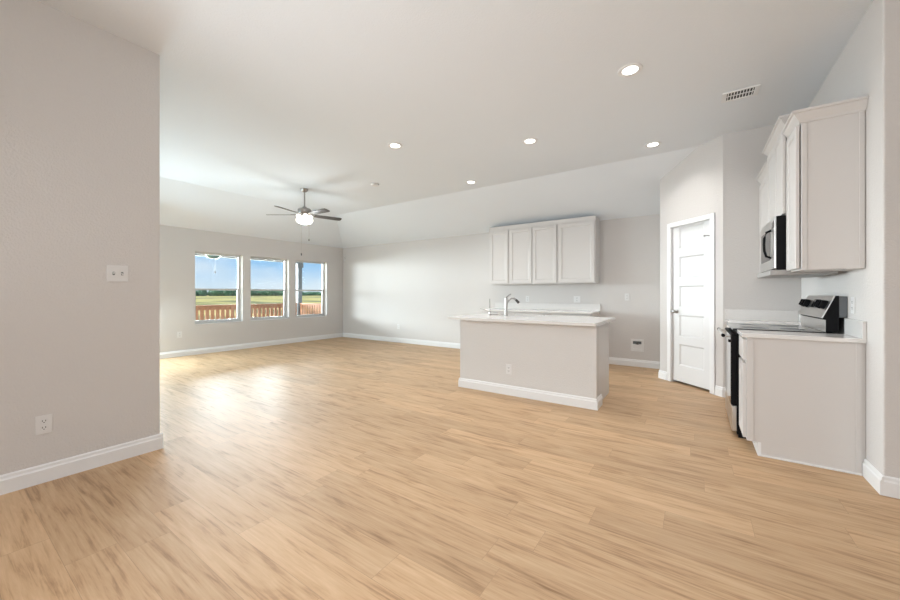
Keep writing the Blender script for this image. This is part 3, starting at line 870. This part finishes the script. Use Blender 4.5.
# ------------------------------------------------------------------ ceiling devices
DL = [((-0.445, 3.303), 'recessed ceiling light nearest the camera, left of the ceiling vent'),
      ((-1.654, 4.154), 'recessed ceiling light in the middle of the kitchen ceiling above the island front'),
      ((-0.431, 5.110), 'recessed ceiling light closest to the pantry wall'),
      ((-3.098, 3.331), 'recessed ceiling light nearest the ceiling fan'),
      ((-3.067, 5.125), 'recessed ceiling light farthest back, above the left end of the upper cabinets')]
for (x, y), lab in DL:
    r = thing('recessed_light', lab, 'light', (x, y, HC), 0, 'recessed ceiling lights')
    b = B()
    prof = [(0.094, 0.0), (0.092, -0.006), (0.080, -0.010), (0.060, -0.004), (0.060, 0.0)]
    b.rev(prof, (0, 0, 0), 32); b.obj('trim_ring', M_trim, r, True)
    B().rev([(0.060, -0.0035), (0.052, -0.005), (0.02, -0.006)], (0, 0, 0), 32).obj('lens', M_lens, r, True)
    l = light('recessed_lamp', 'SPOT', (x, y, HC - 0.02), (0, 0, 0), 54.0, (1.0, 0.965, 0.93), spot_size=R(140), spot_blend=1.0, shadow_soft_size=0.06)
    l.parent = r; l.location = (0, 0, -0.02)

r = thing('ceiling_vent', 'white ceiling air vent with dark slots above the range', 'vent', (0.345, 4.265, HC), R(0))
b = B(); VX, VY = 0.135, 0.095
b.box(-VX, VX, -VY, -VY + 0.017, -0.010, 0, 0.002); b.box(-VX, VX, VY - 0.017, VY, -0.010, 0, 0.002)
b.box(-VX, -VX + 0.035, -VY + 0.017, VY - 0.017, -0.010, 0, 0.002); b.box(VX - 0.035, VX, -VY + 0.017, VY - 0.017, -0.010, 0, 0.002)
b.box(-VX + 0.035, VX - 0.035, -0.005, 0.005, -0.006, 0)
b.obj('frame', M_trim, r)
B().box(-VX + 0.03, VX - 0.03, -VY + 0.017, VY - 0.017, -0.002, -0.0005).obj('backing', M_slot, r)
for k in range(9):
    x = -VX + 0.035 + (k + 0.5) * (2 * VX - 0.07) / 9 - 0.011 + 0.011
    s_ = B(); s_.prism_y([(x - 0.0035, -0.0035), (x + 0.0035, -0.0035), (x + 0.0035, -0.002), (x - 0.0035, -0.002)], -VY + 0.017, VY - 0.017)
    s_.obj('slat', M_trim, r)

r = thing('smoke_detector', 'flat round white smoke detector on the ceiling between fan and recessed lights', 'smoke detector', (-4.46, 4.307, HC))
B().rev([(0.070, 0), (0.070, -0.012), (0.062, -0.026), (0.035, -0.032)], (0, 0, 0), 28).obj('cover', M_plate, r, True)
B().rev([(0.068, 0), (0.072, -0.003), (0.068, -0.006)], (0, 0, 0), 28).obj('base', M_trim, r, True)

# ceiling fan
FX, FY = -5.703, 3.812
r = thing('ceiling_fan', 'five-blade ceiling fan with lit glass bowl hanging in front of the windows', 'ceiling fan', (FX, FY, HC))
fb = lambda: B()
fb().rev([(0.065, 0), (0.065, -0.012), (0.045, -0.045), (0.020, -0.060)], (0, 0, 0), 28).obj('canopy', M_nickel, r, True)
fb().tube([(0, 0, -0.05), (0, 0, -0.335)], 0.012, 14).obj('downrod', M_nickel, r, True)
fb().rev([(0.030, -0.315), (0.045, -0.335), (0.090, -0.345), (0.112, -0.365), (0.115, -0.415), (0.105, -0.435), (0.06, -0.440)], (0, 0, 0), 32).obj('motor_housing', M_nickel, r, True)
for k in range(5):
    a = R(71 + 72 * k)
    M = Matrix.Rotation(a, 4, 'Z') @ Matrix.Translation((0, 0, -0.458)) @ Matrix.Rotation(R(-12), 4, 'X')
    b = B(m=M)
    poly = [(0.17, -0.045), (0.30, -0.056), (0.60, -0.064), (0.645, -0.055), (0.66, -0.03), (0.66, 0.03), (0.645, 0.055), (0.60, 0.064), (0.30, 0.056), (0.17, 0.045)]
    b.prism_z(poly, -0.004, 0.004)
    bl = b.obj('blade', M_blade, r)
    b = B(m=M)
    b.prism_z([(0.06, -0.014), (0.16, -0.014), (0.20, -0.035), (0.235, -0.03), (0.235, 0.03), (0.20, 0.035), (0.16, 0.014), (0.06, 0.014)], 0.004, 0.009)
    b.obj('blade_iron', M_nickel, bl)
fb().rev([(0.06, -0.438), (0.075, -0.455), (0.072, -0.495), (0.060, -0.513)], (0, 0, 0), 28).obj('light_fitter', M_nickel, r, True)
for k in range(4):
    a = R(45 + 90 * k + 20)
    cx_, cy_ = 0.095 * math.cos(a), 0.095 * math.sin(a)
    fb().rev([(0.010, -0.452), (0.030, -0.462), (0.044, -0.485), (0.040, -0.500)], (cx_, cy_, 0), 18).obj('upper_shade', M_bowl, r, True)
fb().rev([(0.085, -0.512), (0.128, -0.522), (0.143, -0.548), (0.134, -0.580), (0.102, -0.604), (0.050, -0.617), (0.010, -0.619)], (0, 0, 0), 36).obj('glass_bowl', M_bowl, r, True)
fb().rev([(0.012, -0.618), (0.014, -0.630), (0.006, -0.645)], (0, 0, 0), 14).obj('finial', M_nickel, r, True)
for (x, y, zb_, n_) in ((0.085, 0.03, -0.915, 0), (0.02, -0.075, -1.175, 1)):
    c = fb().tube([(x, y, -0.495), (x, y, zb_ + 0.03)], 0.0022, 6).obj('pull_chain', M_chain, r)
    fb().rev([(0.004, zb_ + 0.035), (0.010, zb_ + 0.025), (0.010, zb_), (0.004, zb_ - 0.01)], (x, y, 0), 12).obj('pull_knob', M_under, c, True)
l = light('fan_lamp', 'POINT', (0, 0, 0), (0, 0, 0), 22.0, (0.90, 0.96, 1.0), shadow_soft_size=0.12)
l.parent = r; l.location = (0, 0, -0.72)
